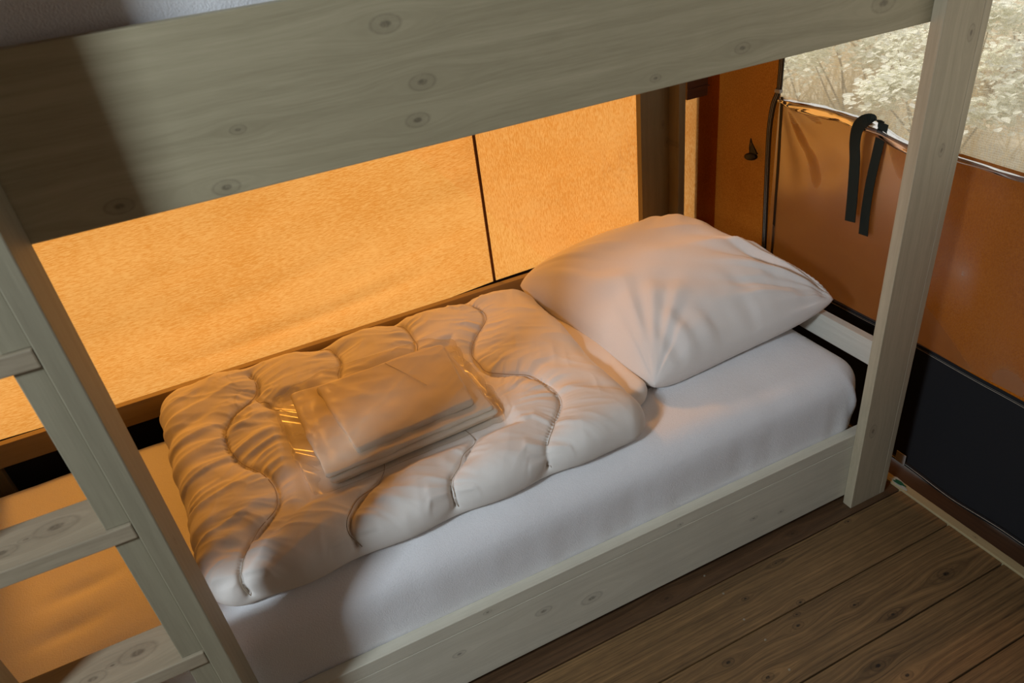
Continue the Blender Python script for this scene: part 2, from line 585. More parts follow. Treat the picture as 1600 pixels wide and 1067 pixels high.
# head wall (right) -------------------------------------------------------
wr_ = bpy.data.objects.new('wall_right', None)
COL.objects.link(wr_)
tag(wr_, 'ochre canvas end wall with black skirt at the bed head', kind='structure')
YZIP = .675
WINZ = .925   # bottom of the screen opening


def vtop(y):
    return np.interp(y, [-2.6, -.5, -.2, -.07, .08, .15, .20, .28, .41, .52, .60, .66, .70],
                     [.93, .945, .952, .955, .962, .950, .950, .972, .982, .985, .987, .988, .988])


def ripple(y, z):
    return vnoise(y * 3.1, z * 1.7 + 4) * .006 + vnoise(y * 7 + z * 3, z * 4) * .0022


def skline(y):
    return np.interp(y, [-2.6, -.45, -.32, -.22, -.12, -.02, .07, .2, .37, .96],
                     [.40, .397, .399, .401, .403, .408, .412, .418, .420, .420])


def head_patch(name, y0, y1, z0, z1, ny, nz, mat, parent=wr_, off=0.0, rip=1.0):
    ys = np.linspace(y0, y1, ny)
    T = np.linspace(0, 1, nz)
    Y, TT = np.meshgrid(ys, T, indexing='ij')
    a = z0(Y) if callable(z0) else np.full_like(Y, z0)
    b = z1(Y) if callable(z1) else np.full_like(Y, z1)
    Z = a + TT * (b - a)
    X = XW + off + ripple(Y, Z) * rip
    return link(name, grid_mesh(name, np.stack([X, Y, Z], -1)), mat, parent, True)


def botline(y):
    return .012 + .004 * np.sin(y * 9) + .003 * np.sin(y * 23 + 1)


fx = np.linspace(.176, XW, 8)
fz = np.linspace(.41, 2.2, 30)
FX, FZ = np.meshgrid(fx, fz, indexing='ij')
link('corner_shade_strip', grid_mesh('corner_shade_strip', np.stack([FX, YW - .004 - .004 * np.sin((FX - .176) / .081 * 3.1) + 0 * FZ, FZ], -1)), M['canvas_head'], wr_, True)  # darker canvas strip laid over the corner as painted shade
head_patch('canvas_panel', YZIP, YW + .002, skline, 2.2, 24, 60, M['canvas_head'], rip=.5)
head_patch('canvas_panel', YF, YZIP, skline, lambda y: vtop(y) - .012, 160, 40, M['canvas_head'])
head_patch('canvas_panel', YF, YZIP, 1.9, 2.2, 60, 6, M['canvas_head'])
sk = head_patch('skirt', YF, YW, botline, skline, 160, 30, M['skirt'], rip=1.0)
# hem: roll of skirt at the sill, double stitching at the skirt's upper edge
ys = np.linspace(YF, .9, 160)
link('hem_roll', tube_mesh('hem_roll', [(XW - .003 + ripple(y, .01), y, botline(y) + .001) for y in ys], .006, 6), M['skirt'], sk, True)
for dz in (-.006, -.0105):
    link('stitching', tube_mesh('stitching', [(XW - .0016 + ripple(y, float(skline(y))), y, float(skline(y)) + dz) for y in ys], .0007, 4), M['thread'], sk)
link('stitching', tube_mesh('stitching', [(XW - .0095 + ripple(y, .01), y, float(botline(y)) + .005) for y in ys], .0008, 4), M['thread'], sk)
tape = np.array([(XW - .002 + ripple(y, float(skline(y))), y, float(skline(y))) for y in ys])
link('binding', ribbon_mesh('binding', [tuple(p) for p in tape], (0, 0, 1), .010, .002), M['skirt'], sk)
lab = box('label_tag', (XW - .0150, XW - .0135, .034, .066, .018, .054), M['label'], sk, .0004)

# window: screen, clear vinyl blind, zip
win = bpy.data.objects.new('window_1', None)
COL.objects.link(win)
tag(win, 'screened tent window with clear vinyl blind rolled halfway down', kind='structure')
head_patch('insect_screen', YF, YZIP, WINZ - .03, 1.9, 60, 20, M['screen'], win, .003, 0)


def vx(y, z):
    """the vinyl hangs a little inside the canvas and billows"""
    return XW - .014 - .006 * np.sin(y * 7 + 1) * sstep(.5, .9, z) + vnoise(y * 9 + z * 6, z * 8 - y * 5) * .003


ny, nz = 260, 60
ysv = np.linspace(-2.2, .665, ny)
T = np.linspace(0, 1, nz)
Y, TT = np.meshgrid(ysv, T, indexing='ij')
Zt = vtop(Y)
Z = .425 + TT * (Zt - .425)
X = vx(Y, Z)
# soft pull folds fanning out from the zip corner
dy, dz = .66 - Y, .985 - Z
ang = np.arctan2(dz, dy + 1e-6)
rad = np.hypot(dy, dz)
X += .0012 * np.sin(ang * 11) * np.exp(-((rad - .2) / .16) ** 2)
X = np.minimum(X, XW - .004)
link('vinyl_sheet', grid_mesh('vinyl_sheet', np.stack([X, Y, Z], -1)), M['vinyl'], win, True)
# crumpled roll along the top edge of the vinyl
nphi = 20
yr = np.linspace(-2.2, .665, 340)
PH = np.linspace(-.6 * math.pi, 1.2 * math.pi, nphi)
YY, PP = np.meshgrid(yr, PH, indexing='ij')
rr = .015 + .005 * vnoise(YY * 15 + PP * 1.2, PP * .6) + .0016 * vnoise(YY * 34 + PP * 2, PP * 1.0 + 9)
rr = rr * (.45 + .55 * sstep(.1, .2, YY))
rr = rr * np.clip((.668 - YY) / .05, .35, 1)
XX = vx(YY, vtop(YY)) - .004 + rr * -np.cos(PP) * 1.0
ZZ = vtop(YY) - .016 + rr * np.sin(PP) * 1.0 + .004 * vnoise(YY * 15, PP * 0 + 3)
link('vinyl_roll', grid_mesh('vinyl_roll', np.stack([XX, YY, ZZ], -1)), M['vinyl_roll'], win, True)
# zip: two black bands with pale edge piping
zc = spline([(XW - .008, .673, 1.9), (XW - .008, .672, 1.09), (XW - .010, .674, 1.0), (XW - .014, .686, .955), (XW - .016, .692, .88),
             (XW - .014, .690, .75), (XW - .012, .685, .6), (XW - .010, .680, .45), (XW - .010, .680, .38)], 80)
zb = ribbon_mesh('zipper', [tuple(p) for p in zc], (0, 1, 0), .019, .004)
zo = link('zipper', zb, M['black'], win)
for off in (-.0032, .0032):
    link('zip_piping', tube_mesh('zip_piping', [(p[0] - .0026, p[1] + off, p[2]) for p in zc], .0010, 5), M['thread'], zo)
ve = spline([(XW - .012, .655, .985), (XW - .012, .650, .85), (XW - .012, .645, .65), (XW - .012, .640, .40)], 40)
link('vinyl_binding', ribbon_mesh('vinyl_binding', [tuple(p) for p in ve], (0, 1, 0), .010, .0014), M['black'], win)
link('zip_slider', boxes_mesh('zip_slider', [(XW - .018, XW - .006, .660, .682, .994, 1.004)], .002), M['label'], zo)

# other sides of the tent shell (behind and beside the camera, and overhead), plus unseen light blockers
cl = link('ceiling', boxes_mesh('ceiling', [(XL, XW + .25, YF, YW + .25, ZC, ZC + .02)], 0), M['canvas_room'])
tag(cl, 'tent roof canvas above the bunk', kind='structure')
ev = link('sun_blocking_eave', boxes_mesh('sun_blocking_eave', [(XL - .2, XW + .25, YW + .2, YW + .62, 1.73, 1.745), (XL - .2, XW + .25, YW + .2, YW + .215, 1.73, ZC)], 0), M['canvas_room'], cl)  # unseen overhang added to keep the sun off the upper back wall
sun_blocker = box('corner_sun_blocker', (.165, .245, YW + .03, YW + .11, -.3, 2.2), M['darkbeam'], None, .003)  # unseen upright, added so its shadow darkens the canvas corner
tag(sun_blocker, 'unseen upright added outside the canvas corner to shade it', kind='structure')
wf = link('wall_front', boxes_mesh('wall_front', [(XL, XW, YF - .03, YF - .01, 0, ZC)], 0), M['canvas_room'])
tag(wf, 'tent canvas wall opposite the bunk', kind='structure')
wl = link('wall_left', boxes_mesh('wall_left', [(XL - .03, XL - .01, -.65, 1.0, 0, ZC), (XL - .03, XL - .01, YF, -1.5, 0, ZC),
                                                (XL - .03, XL - .01, -1.5, -.65, 2.62, ZC)], 0), M['canvas_room'])
tag(wl, 'tent canvas wall with the open entrance', kind='structure')
wu = link('wall_upper', boxes_mesh('wall_upper', [(XL, XW, YW + .002, YW + .01, 2.2, ZC), (XW + .002, XW + .01, YF, YW, 2.2, ZC)], 0), M['canvas_room'])
tag(wu, 'canvas strip between the walls and the roof', kind='structure')
ft = link('foot_light_blocker', boxes_mesh('foot_light_blocker', [(-2.238, -2.224, -.03, YW - .004, 0, 2.2)], 0), M['canvas_room'])  # unseen, added only to stop entrance light reaching the bed
tag(ft, 'unseen canvas partition added at the bunk foot to block light', kind='structure')
# dark frame timber in the corner
bm_ = box('trim_3', (.110, .190, .926, .950, .956, 1.10), M['darkbeam'], None, .002)
box('timber_lip', (.108, .194, .922, .9262, .985, .990), M['darkbeam'], bm_, .001)
tag(bm_, 'short dark brown frame timber in the canvas corner', kind='structure')

# ------------------------------------------------------------------ bunk bed
DP, BT = .028, .0575
bed = thing('bunk_bed', 'whitewashed wooden bunk bed frame against the orange canvas wall', 'bunk bed', (0, 0, 0))
fp = link('post', boxes_mesh('post', [(0, .1085, 0, DP, .0, 2.05), (.1092, .1288, .0, DP, .0, 2.05)], .0016), M['post'], bed)
XF = -2.0625
link('post', boxes_mesh('post', [(-2.215, -1.944, 0, DP, 0, 2.05)], .0016), M['post'], bed)  # unseen foot post, widened to block entrance light beside the ladder
bp1 = link('post', boxes_mesh('post', [(-.068, .06, .9245, .9505, 0, 2.05)], .0016), M['backpost'], bed)
tag(bp1, 'brownish pine post in the back corner')
link('corner_batten', boxes_mesh('corner_batten', [(.038, .0635, .872, .924, 0, 2.05)], .002), M['backpost'], bed)
link('post', boxes_mesh('post', [(-2.215, -2.085, .9245, .9505, 0, 2.05)], .0016), M['backpost'], bed)
link('side_board', boxes_mesh('side_board', [(-2.215, .1288, DP + .0005, BT, .029, .2118)], .0012), M['board'], bed)
link('side_board', boxes_mesh('side_board', [(-2.215, .1288, DP + .0005, BT, .2126, .2508)], .0020), M['board'], bed)
rail = link('upper_rail', boxes_mesh('upper_rail', [(-2.215, .1288, DP + .0005, BT, 1.2807, 1.5026)], .002), M['rail'], bed)
link('back_ledge', boxes_mesh('back_ledge', [(-2.215, .035, .900, .9235, .470, .5369)], .002), M['ledge'], bed)
link('upper_back_rail', boxes_mesh('upper_back_rail', [(-2.215, .035, .900, .9235, 1.2807, 1.5026)], .002), M['ledge'], bed)
link('head_rail', boxes_mesh('head_rail', [(.0640, .0880, BT + .001, .9235, .4274, .5005)], .002), M['headrail'], bed)
link('upper_head_rail', boxes_mesh('upper_head_rail', [(.0640, .0880, BT + .001, .9235, 1.30, 1.50)], .002), M['headrail'], bed)
link('foot_rail', boxes_mesh('foot_rail', [(-2.198, -2.174, BT + .001, .9, .20, .55)], .002), M['headrail'], bed)
link('upper_foot_rail', boxes_mesh('upper_foot_rail', [(-2.198, -2.174, BT + .001, .9, 1.30, 1.50)], .002), M['headrail'], bed)
link('glow_reflector_panel', boxes_mesh('glow_reflector_panel', [(XF, .06, BT + .001, .899, 1.345, 1.359)], .001), M['headrail'], bed)  # unseen pale panel added to bounce the wall glow down onto the bed
# slats under both mattresses
slat = boxes_mesh('slat', [(-.045, .045, BT + .001, .899, 0, .018)], .002)
slat.materials.append(M['upper_base'])
for z in (.205, 1.36):
    for j in range(16):
        o = bpy.data.objects.new('slat', slat)
        COL.objects.link(o)
        o.parent = bed
        o.location = (-2.1 + j * .14, 0, z)

# ladder ------------------------------------------------------------------
XA = -1.5634   # right face of right stile
lad = thing('bunk_ladder', 'grey-washed wooden ladder standing flat against the bunk front', 'ladder', (0, 0, 0))
SP = .0295
YA, YB = -.072, .0265
TZ = [.289, .589, .889, 1.189, 1.489]
tw = [(XA - SP, XA), (-1.942, -1.942 + SP)]
for (a, b) in tw:
    link('stile', boxes_mesh('stile', [(a, b, YA, YB, 0, 1.78)], .0022), M['stile'], lad)
zprev = 0.0
for z in TZ + [1.78]:
    top = z - .0275 if z < 1.7 else z
    for (a, b) in ((XA - SP - .0345, XA - SP - .0004), (-1.942 + SP + .0004, -1.942 + SP + .0345)):
        link('spacer', boxes_mesh('spacer', [(a, b, YA + .006, YB - .001, zprev + .0003, top - .0003)], .0016), M['stile'], lad)
    zprev = z
for z in TZ:
    link('tread', boxes_mesh('tread', [(-1.942 + SP + .0006, XA - SP - .0006, YA, YB - .0005, z - .027, z)], .0022), M['tread'], lad)

# ------------------------------------------------------------------ soft things


def pad_mesh(name, quad, ztop, r, zbot, n=(120, 90), Rc=.06, tuck=.7, disp=None, bottom_rings=6):
    """Padded sheet: quad = footprint corners (FL, FR, BR, BL) at its widest, ztop(x,y) function,
    r = edge rounding, zbot = where the tucked-under edge ends; disp(P, N) moves vertices."""
    q = [np.array(c, float) for c in quad]
    nx, ny = n

    def sp(m):
        t = np.linspace(-1, 1, m)
        return .5 * t + .5 * np.sin(t * math.pi / 2)
    a = sp(nx)
    b = sp(ny)
    A, B = np.meshgrid(a, b, indexing='ij')
    Lx = np.linalg.norm((q[1] + q[2] - q[0] - q[3]) / 2)
    Ly = np.linalg.norm((q[2] + q[3] - q[0] - q[1]) / 2)
    px, py = A * Lx / 2, B * Ly / 2
    # pull corners to a rounded rectangle
    qx = np.abs(px) - (Lx / 2 - Rc)
    qy = np.abs(py) - (Ly / 2 - Rc)
    corner = (qx > 0) & (qy > 0)
    L = np.hypot(qx, qy)
    mx = np.maximum(qx, qy)
    s = np.where(corner & (L > 1e-9), mx / np.maximum(L, 1e-9), 1)
    px = np.where(corner, np.sign(px) * (Lx / 2 - Rc + qx * s), px)
    py = np.where(corner, np.sign(py) * (Ly / 2 - Rc + qy * s), py)
    d_out = np.where(corner, np.hypot(np.maximum(qx * s, 0), np.maximum(qy * s, 0)), np.maximum(qx, qy))
    e = np.maximum(Rc - d_out, 0)

    def tow(px, py):
        u = px / Lx + .5
        v = py / Ly + .5
        u = u[..., None]
        v = v[..., None]
        return (q[0] * (1 - u) + q[1] * u) * (1 - v) + (q[3] * (1 - u) + q[2] * u) * v
    XY = tow(px, py)
    zt = ztop(XY[..., 0], XY[..., 1])
    ee = np.minimum(e, r)
    drop = r - np.sqrt(np.maximum(r * r - (r - ee) ** 2, 0))
    P = np.concatenate([XY, (zt - drop)[..., None]], -1)
    idx = np.arange(nx * ny).reshape(nx, ny)
    V = [P.reshape(-1, 3)]
    F = np.stack([idx[:-1, :-1], idx[1:, :-1], idx[1:, 1:], idx[:-1, 1:]], -1).reshape(-1, 4).tolist()
    loop = np.concatenate([idx[:-1, 0], idx[-1, :-1], idx[:0:-1, -1], idx[0, :0:-1]])
    base = P.reshape(-1, 3)[loop]
    c = np.array([(q[0] + q[1] + q[2] + q[3]) / 4])[:, :2]
    prev = loop
    cnt = nx * ny
    # inward direction
    nxt = np.roll(base[:, :2], -1, 0) - np.roll(base[:, :2], 1, 0)
    inn = np.stack([-nxt[:, 1], nxt[:, 0]], -1)
    inn /= np.maximum(np.linalg.norm(inn, axis=1, keepdims=True), 1e-9)
    for k in range(1, bottom_rings + 1):
        t = k / bottom_rings
        ring = base.copy()
        ring[:, 2] = base[:, 2] + (zbot - base[:, 2]) * math.sin(t * math.pi / 2)
        ring[:, :2] += inn * r * tuck * (1 - math.cos(t * math.pi / 2))
        V.append(ring)
        cur = np.arange(cnt, cnt + len(loop))
        cnt += len(loop)
        F += np.stack([prev, cur, np.roll(cur, -1), np.roll(prev, -1)], -1).tolist()
        prev = cur
    F.append(prev.tolist())
    V = np.concatenate(V)
    me = bpy.data.meshes.new(name)
    if disp is not None:
        tmp = bpy.data.meshes.new('tmp')
        tmp.from_pydata(V.tolist(), [], F)
        tmp.update()
        N = np.empty(len(V) * 3)
        tmp.vertices.foreach_get('normal', N)
        V = disp(V, N.reshape(-1, 3))
        bpy.data.meshes.remove(tmp)
    me.from_pydata(V.tolist(), [], F)
    me.update()
    bm = bmesh.new()
    bm.from_mesh(me)
    bmesh.ops.recalc_face_normals(bm, faces=bm.faces)
    bm.to_mesh(me)
    bm.free()
    return me


MT = .443   # mattress top


def mat_disp(V, N):
    x, y, z = V.T
    d = vnoise(x * 5, y * 6) * .003 + vnoise(x * 17 + 3, y * 9) * .0010
    side = sstep(.42, .30, z)
    d += side * vnoise(x * 22, z * 5) * .0025
    # pinched fold at the head corner
    fold = np.exp(-((x - .012 - (z - .33) * -.25) / .010) ** 2) * np.exp(-((z - .34) / .05) ** 2) * (y < .12)
    fold2 = np.exp(-((x - .035) / .006) ** 2) * np.exp(-((z - .29) / .04) ** 2) * (y < .12)
    d += fold * .012 - fold2 * .010
    # slack creases at the foot part
    lf = sstep(-1.5, -1.8, x)
    d += lf * (np.exp(-((y - .36 - .1 * (x + 1.9)) / .022) ** 2) * np.exp(-((x + 1.86) / .07) ** 2) * -.008
               + np.exp(-((y - .26 - .1 * (x + 1.9)) / .022) ** 2) * np.exp(-((x + 1.88) / .07) ** 2) * -.008
               + np.exp(-((y - .16 - .1 * (x + 1.9)) / .02) ** 2) * np.exp(-((x + 1.80) / .07) ** 2) * -.006)
    ok = (z > .25)
    return V + N * (d * ok)[:, None]


mm = pad_mesh('mattress', [(-2.17, .059), (.0575, .059), (.0575, .862), (-2.17, .862)],
              lambda x, y: MT + .004 * vnoise(x * 1.3, y * 2) - .03 * sstep(.35, .0, y - .062) * 0, .075, .2255,
              (260, 120), .078, .0, mat_disp, 10)
mo = link('mattress', mm, M['sheet'], None, True)
tag(mo, 'lower bunk mattress in a white terry fitted sheet', 'mattress')
um = pad_mesh('mattress', [(-2.10, .075), (.0575, .075), (.0575, .862), (-2.10, .862)],
              lambda x, y: 1.60 + 0 * x, .05, 1.379, (90, 60), .07, .1, None, 8)
uo = link('mattress', um, M['sheet'], None, True)
tag(uo, 'upper bunk mattress in white sheet above the thick rail', 'mattress')

# duvet -------------------------------------------------------------------
DQ = [(-1.600, .105), (-.575, .118), (-.562, .868), (-1.662, .888)]


def dz(x, y):
    return .549 + .010 * sstep(.3, .85, y) - .02 * sstep(-.75, -.57, x)


SEAMS = []  # filled by #SEAMDATA
#SEAMDATA_BEGIN
SEAMS = [
    [(-0.7639, 0.8422, 0.5525), (-0.7411, 0.7739, 0.5583), (-0.7508, 0.7141, 0.5575), (-0.7906, 0.6687, 0.5565), (-0.8393, 0.6046, 0.5548), (-0.8606, 0.5448, 0.5532), (-0.86, 0.4919, 0.5518), (-0.8488, 0.4471, 0.5508), (-0.7964, 0.4229, 0.5503), (-0.7667, 0.3911, 0.5497), (-0.7477, 0.3337, 0.5491), (-0.7478, 0.2664, 0.549), (-0.776, 0.2188, 0.549), (-0.8222, 0.177, 0.549), (-0.8529, 0.132, 0.5339), (-0.8598, 0.1154, 0.4811)],
    [(-0.9933, 0.8461, 0.5525), (-0.9682, 0.8025, 0.5588), (-0.9668, 0.7302, 0.5578), (-0.9816, 0.6743, 0.5566), (-1.0115, 0.578, 0.5541), (-1.0145, 0.3751, 0.5495), (-0.9807, 0.2583, 0.549), (-0.9954, 0.2261, 0.549), (-1.0371, 0.1853, 0.549), (-1.0714, 0.1573, 0.548), (-1.0859, 0.1217, 0.5253), (-1.0856, 0.1121, 0.484)],
    [(-1.2165, 0.8499, 0.5525), (-1.191, 0.8265, 0.5589), (-1.1761, 0.7588, 0.5583), (-1.1898, 0.6911, 0.557), (-1.2043, 0.6503, 0.556), (-1.2037, 0.4435, 0.5507), (-1.1854, 0.2845, 0.549), (-1.203, 0.2403, 0.549), (-1.2325, 0.2151, 0.549), (-1.2759, 0.1858, 0.549), (-1.2962, 0.1549, 0.548), (-1.309, 0.1246, 0.532), (-1.3046, 0.109, 0.487)],
    [(-1.4148, 0.8174, 0.5589), (-1.3978, 0.7681, 0.5584), (-1.4055, 0.7185, 0.5576), (-1.4275, 0.6827, 0.5568), (-1.4681, 0.6528, 0.5561), (-1.502, 0.6137, 0.555), (-1.509, 0.5483, 0.5533), (-1.4988, 0.4814, 0.5515), (-1.4722, 0.4314, 0.5504), (-1.4423, 0.3945, 0.5498), (-1.4237, 0.3508, 0.5492), (-1.4177, 0.3051, 0.549), (-1.4306, 0.2588, 0.549), (-1.4585, 0.2225, 0.549), (-1.4961, 0.2009, 0.549), (-1.5122, 0.1727, 0.549), (-1.5287, 0.1321, 0.5401), (-1.5319, 0.1128, 0.5195), (-1.5268, 0.1065, 0.484)],
    [(-1.4143, 0.6899, 0.557), (-1.3984, 0.656, 0.5561), (-1.3754, 0.6246, 0.5553), (-1.3483, 0.5924, 0.5545)]]
#SEAMDATA_END
def smooth_path(s, n=90):
    p = spline(s, n)
    for _ in range(10):
        p[1:-1] = (p[:-2] + 2 * p[1:-1] + p[2:]) / 4
    return p


SEAM_PTS = [smooth_path(s) for s in SEAMS]


def duvet_disp(V, N):
    if not SEAM_PTS: return V
    best = np.full(len(V), 9.)
    ridge = lambda q: 1 - 2 * np.abs(q)
    wr = np.zeros(len(V))
    for k, s in enumerate(SEAM_PTS):
        L = np.concatenate([[0], np.cumsum(np.linalg.norm(np.diff(s, axis=0), axis=1))])
        D = np.linalg.norm(V[:, None, :] - s[None], axis=2)
        w = np.exp(-(D / .014) ** 2) + 1e-12 / (D ** 4 + 1e-9)
        arc = (w * L[None]).sum(1) / w.sum(1)      # smooth arc position along the seam
        d = D.min(1)
        w1 = ridge(vnoise(arc * 26 + k * 13, d * 5)) * .0052 + ridge(vnoise(arc * 60 + k * 5, d * 7 + 4)) * .0024
        wr += w1 * (1 - np.exp(-d / .010)) * np.exp(-(d / .085) ** 2)
        best = np.minimum(best, d)
    x, y, z = V.T
    puff = .021 * (1 - np.exp(-best / .04)) - .013
    groove = -.010 * np.exp(-(best / .0055) ** 2)
    keep = sstep(.488, .535, z)
    # long creases on the foot side of the duvet
    lx = sstep(-1.25, -1.5, x)
    crease = ridge(vnoise(y * 17 - x * 6, x * 3 + y * 2)) * .0070 + ridge(vnoise(y * 37 - x * 11, x * 5)) * .0045
    rt = sstep(-.9, -.62, x)
    crease2 = ridge(vnoise((y + x * .9) * 13, (x - y) * 3)) * .0050
    fine = ridge(vnoise((y + x * .45) * 34 + 3, (x - y * .6) * 7)) * .0015 + ridge(vnoise((x - y * .4) * 30, (y + x) * 8 + 5)) * .0011
    big = vnoise(x * 5 + 2, y * 5 + 1) * .008 + fine * keep
    d = puff + groove + wr * keep + big * (1 - np.exp(-best / .04)) + (crease * lx + crease2 * rt) * keep
    # pressed flat under the packet
    pk = sstep(.04, 0, np.maximum(np.maximum(-1.36 - x, x + .90), np.maximum(.25 - y, y - .64)))
    top = sstep(.5, .53, z)
    d = d * (1 - pk * top) - .010 * pk * top
    d *= sstep(.447, .47, z)
    return V + N * d[:, None]


if SEAMS is not None:
    dm = pad_mesh('duvet_body', DQ, dz, .056, MT + .004, (340, 240), .075, .55, duvet_disp, 12)
    duv = thing('duvet', 'white quilted duvet with wavy stitching folded on the lower bunk', 'duvet', (-1.1, .5, MT))
    do = link('duvet_body', dm, M['duvet'], duv, True)
    lm_ = pad_mesh('lower_fold', [(-.75, .20), (-.497, .235), (-.487, .84), (-.75, .86)], lambda x, y: .490 + .008 * vnoise(x * 9, y * 8), .022, MT + .003,
                   (50, 90), .05, .5, None, 8)
    link('lower_fold', lm_, M['duvet'], duv, True)
    from mathutils.bvhtree import BVHTree
    bv = BVHTree.FromPolygons([v.co[:] for v in dm.vertices], [p.vertices[:] for p in dm.polygons])
    for s in SEAM_PTS:
        pts = []
        for p in s:
            hit = bv.find_nearest(Vector(p))
            pts.append(hit[0][:])
        pts = np.array(pts)
        for _ in range(12):
            pts[1:-1] = (pts[:-2] + 2 * pts[1:-1] + pts[2:]) / 4
        pts[:, 2] += .0004
        sm = tube_mesh('quilting_seam', [tuple(p) for p in pts], .0009, 5)
        link('quilting_seam', sm, M['seamthread'], duv)

# pillow ------------------------------------------------------------------
CL, CF, CR, CB = [np.array(c) for c in ((-.594, .882, .535), (-.505, .226, .482), (.108, .212, .548), (.035, .862, .560))]


def pillow_mesh():
    n = 150
    t = np.linspace(-1, 1, n)
    t = .6 * t + .4 * np.sin(t * math.pi / 2)
    U, Vv = np.meshgrid(t, t, indexing='ij')
    a = (U + 1) / 2
    b = (Vv + 1) / 2
    base = (CF * ((1 - a) * (1 - b))[..., None] + CR * (a * (1 - b))[..., None] + CB * (a * b)[..., None] + CL * ((1 - a) * b)[..., None])
    # blunt the corners, bow the edges inward between them
    cen = base.mean((0, 1))
    base += (cen - base) * (.065 * (np.abs(U) * np.abs(Vv)) ** 5)[..., None]
    bow = .030
    base[..., 1] += bow * (1 - U ** 2) * (-Vv) * np.abs(Vv) ** 2
    base[..., 0] += bow * (1 - Vv ** 2) * (-U) * np.abs(U) ** 2
    prof = ((1 - np.abs(U) ** 3.0) * (1 - np.abs(Vv) ** 3.0)) ** .5
    skew = 1 + .18 * Vv - .05 * U
    up = .143 * prof * skew
    dn = .120 * prof
    # wrinkles radiating from the corners
    wr = np.zeros_like(U)
    for (cu, cv, amp, fr, sd) in ((-1, -1, .010, 8, 1), (1, -1, .020, 11, 2), (-1, 1, .005, 7, 3), (1, 1, .005, 7, 4)):
        du, dv = U - cu, Vv - cv
        ang = np.arctan2(np.abs(dv), np.abs(du))
        rad = np.hypot(du, dv)
        wr += amp * vnoise(ang * fr + sd * 7, rad * 1.2 + sd) * np.exp(-((rad - .55) / .42) ** 2)
    # sideways gathers along the front edge
    wr += .010 * vnoise(U * 9 + 3, Vv * 2.2) * np.exp(-((Vv + .85) / .28) ** 2)
    wr += .007 * vnoise(U * 3 + Vv * 4, (Vv - U) * 1.5 + 5) * prof
    # long soft folds running in from the right-hand edge
    wr += .014 * (1 - 2 * np.abs(vnoise(Vv * 3.2 + U * 1.6 + 1, U * .9 + 2))) * sstep(.0, .75, U) * prof
    edge = np.minimum(1, prof * 4)
    top = base.copy()
    top[..., 2] += up + wr * edge
    bot = base.copy()
    bot[..., 2] -= dn
    for P in (top, bot):
        floor_z = np.where(P[..., 0] > .04, .506, MT + .006)
        floor_z = np.where(P[..., 1] > .885, .545, floor_z)
        P[..., 2] = np.maximum(P[..., 2], floor_z + np.where(P is top, .006, 0))
    i1 = np.arange(n * n).reshape(n, n)
    i2 = i1 + n * n
    F = np.stack([i1[:-1, :-1], i1[1:, :-1], i1[1:, 1:], i1[:-1, 1:]], -1).reshape(-1, 4).tolist()
    F += np.stack([i2[:-1, :-1], i2[:-1, 1:], i2[1:, 1:], i2[1:, :-1]], -1).reshape(-1, 4).tolist()
    me = bpy.data.meshes.new('pillow')
    me.from_pydata(np.concatenate([top.reshape(-1, 3), bot.reshape(-1, 3)]).tolist(), [], F)
    me.update()
    bm = bmesh.new()
    bm.from_mesh(me)
    bmesh.ops.remove_doubles(bm, verts=bm.verts, dist=.0008)
    bmesh.ops.recalc_face_normals(bm, faces=bm.faces)
    bm.to_mesh(me)
    bm.free()
    return me


pil = link('pillow', pillow_mesh(), M['pillow'], None, True)
tag(pil, 'plump white pillow propped at the head of the lower bunk', 'pillow')

# packet of bed linen -----------------------------------------------------
pk = thing('linen_packet', 'clear plastic packet of folded bed linen lying on the duvet', 'bed linen', (-1.12, .44, .548))


def crumple(amp, fr, sd):
    def f(V, N):
        x, y, z = V.T
        d = vnoise(x * fr + sd, y * fr * 1.3) * amp + vnoise(x * fr * 2.7 + y * fr, y * fr * 2.1 + sd) * amp * .5
        q = 1 - 2 * np.abs(vnoise((y + x * .35) * fr * 1.9 + sd, (x - y * .3) * fr * .55))
        q2 = 1 - 2 * np.abs(vnoise((x * .8 - y) * fr * 2.6 + sd * 2, (x + y) * fr * .5))
        d = d + (q * .8 + q2 * .5) * amp * .7
        return V + N * d[:, None]
    return f


PZ = .546
for kq, (dx0, dx1, dy0) in enumerate(((.006, -.004, .006), (.002, .002, -.003), (-.004, -.006, .004))):
    z0 = PZ + kq * .0115
    lq = pad_mesh('sheet_fold', [(-1.315 + dx0, .252 + dy0), (-.905 + dx1, .275 + dy0), (-.915 + dx1, .618), (-1.330 + dx0, .618)],
                  lambda x, y, z0=z0: z0 + .0112 + 0 * x, .0055, z0, (80, 60), .012, .5, crumple(.0008 if kq < 2 else .0030, 12, 3 + kq), 5)
    link('sheet_fold', lq, M['linen'], pk, True)
l2 = pad_mesh('folded_pillowcase', [(-1.238, .290), (-.950, .312), (-.925, .590), (-1.268, .590)], lambda x, y: PZ + .047 + 0 * x, .0045, PZ + .034, (80, 60), .009, .1,
              crumple(.0030, 11, 8), 4)
link('folded_pillowcase', l2, M['linen'], pk, True)
# fold line across the pillowcase
link('fold_edge', tube_mesh('fold_edge', [tuple(p) for p in spline([(-1.085, .585, PZ + .0505), (-1.05, .50, PZ + .0505), (-1.025, .43, PZ + .0500)], 12)], .0012, 5), M['linen'], pk)


def bag_disp(V, N):
    x, y, z = V.T
    ends = sstep(-1.30, -1.345, x) + sstep(-.95, -.90, x)
    d = np.abs(vnoise(x * 16 + y * 9, y * 22 - x * 7)) * .0030 + vnoise(x * 40, y * 46 + 3) * .0006
    d2 = vnoise(x * 30, y * 40 + 7) * .006 + vnoise(x * 70, y * 75 + 7) * .0025
    return V + N * (.0030 + d * (1 - .3 * ends) + d2 * ends)[:, None]


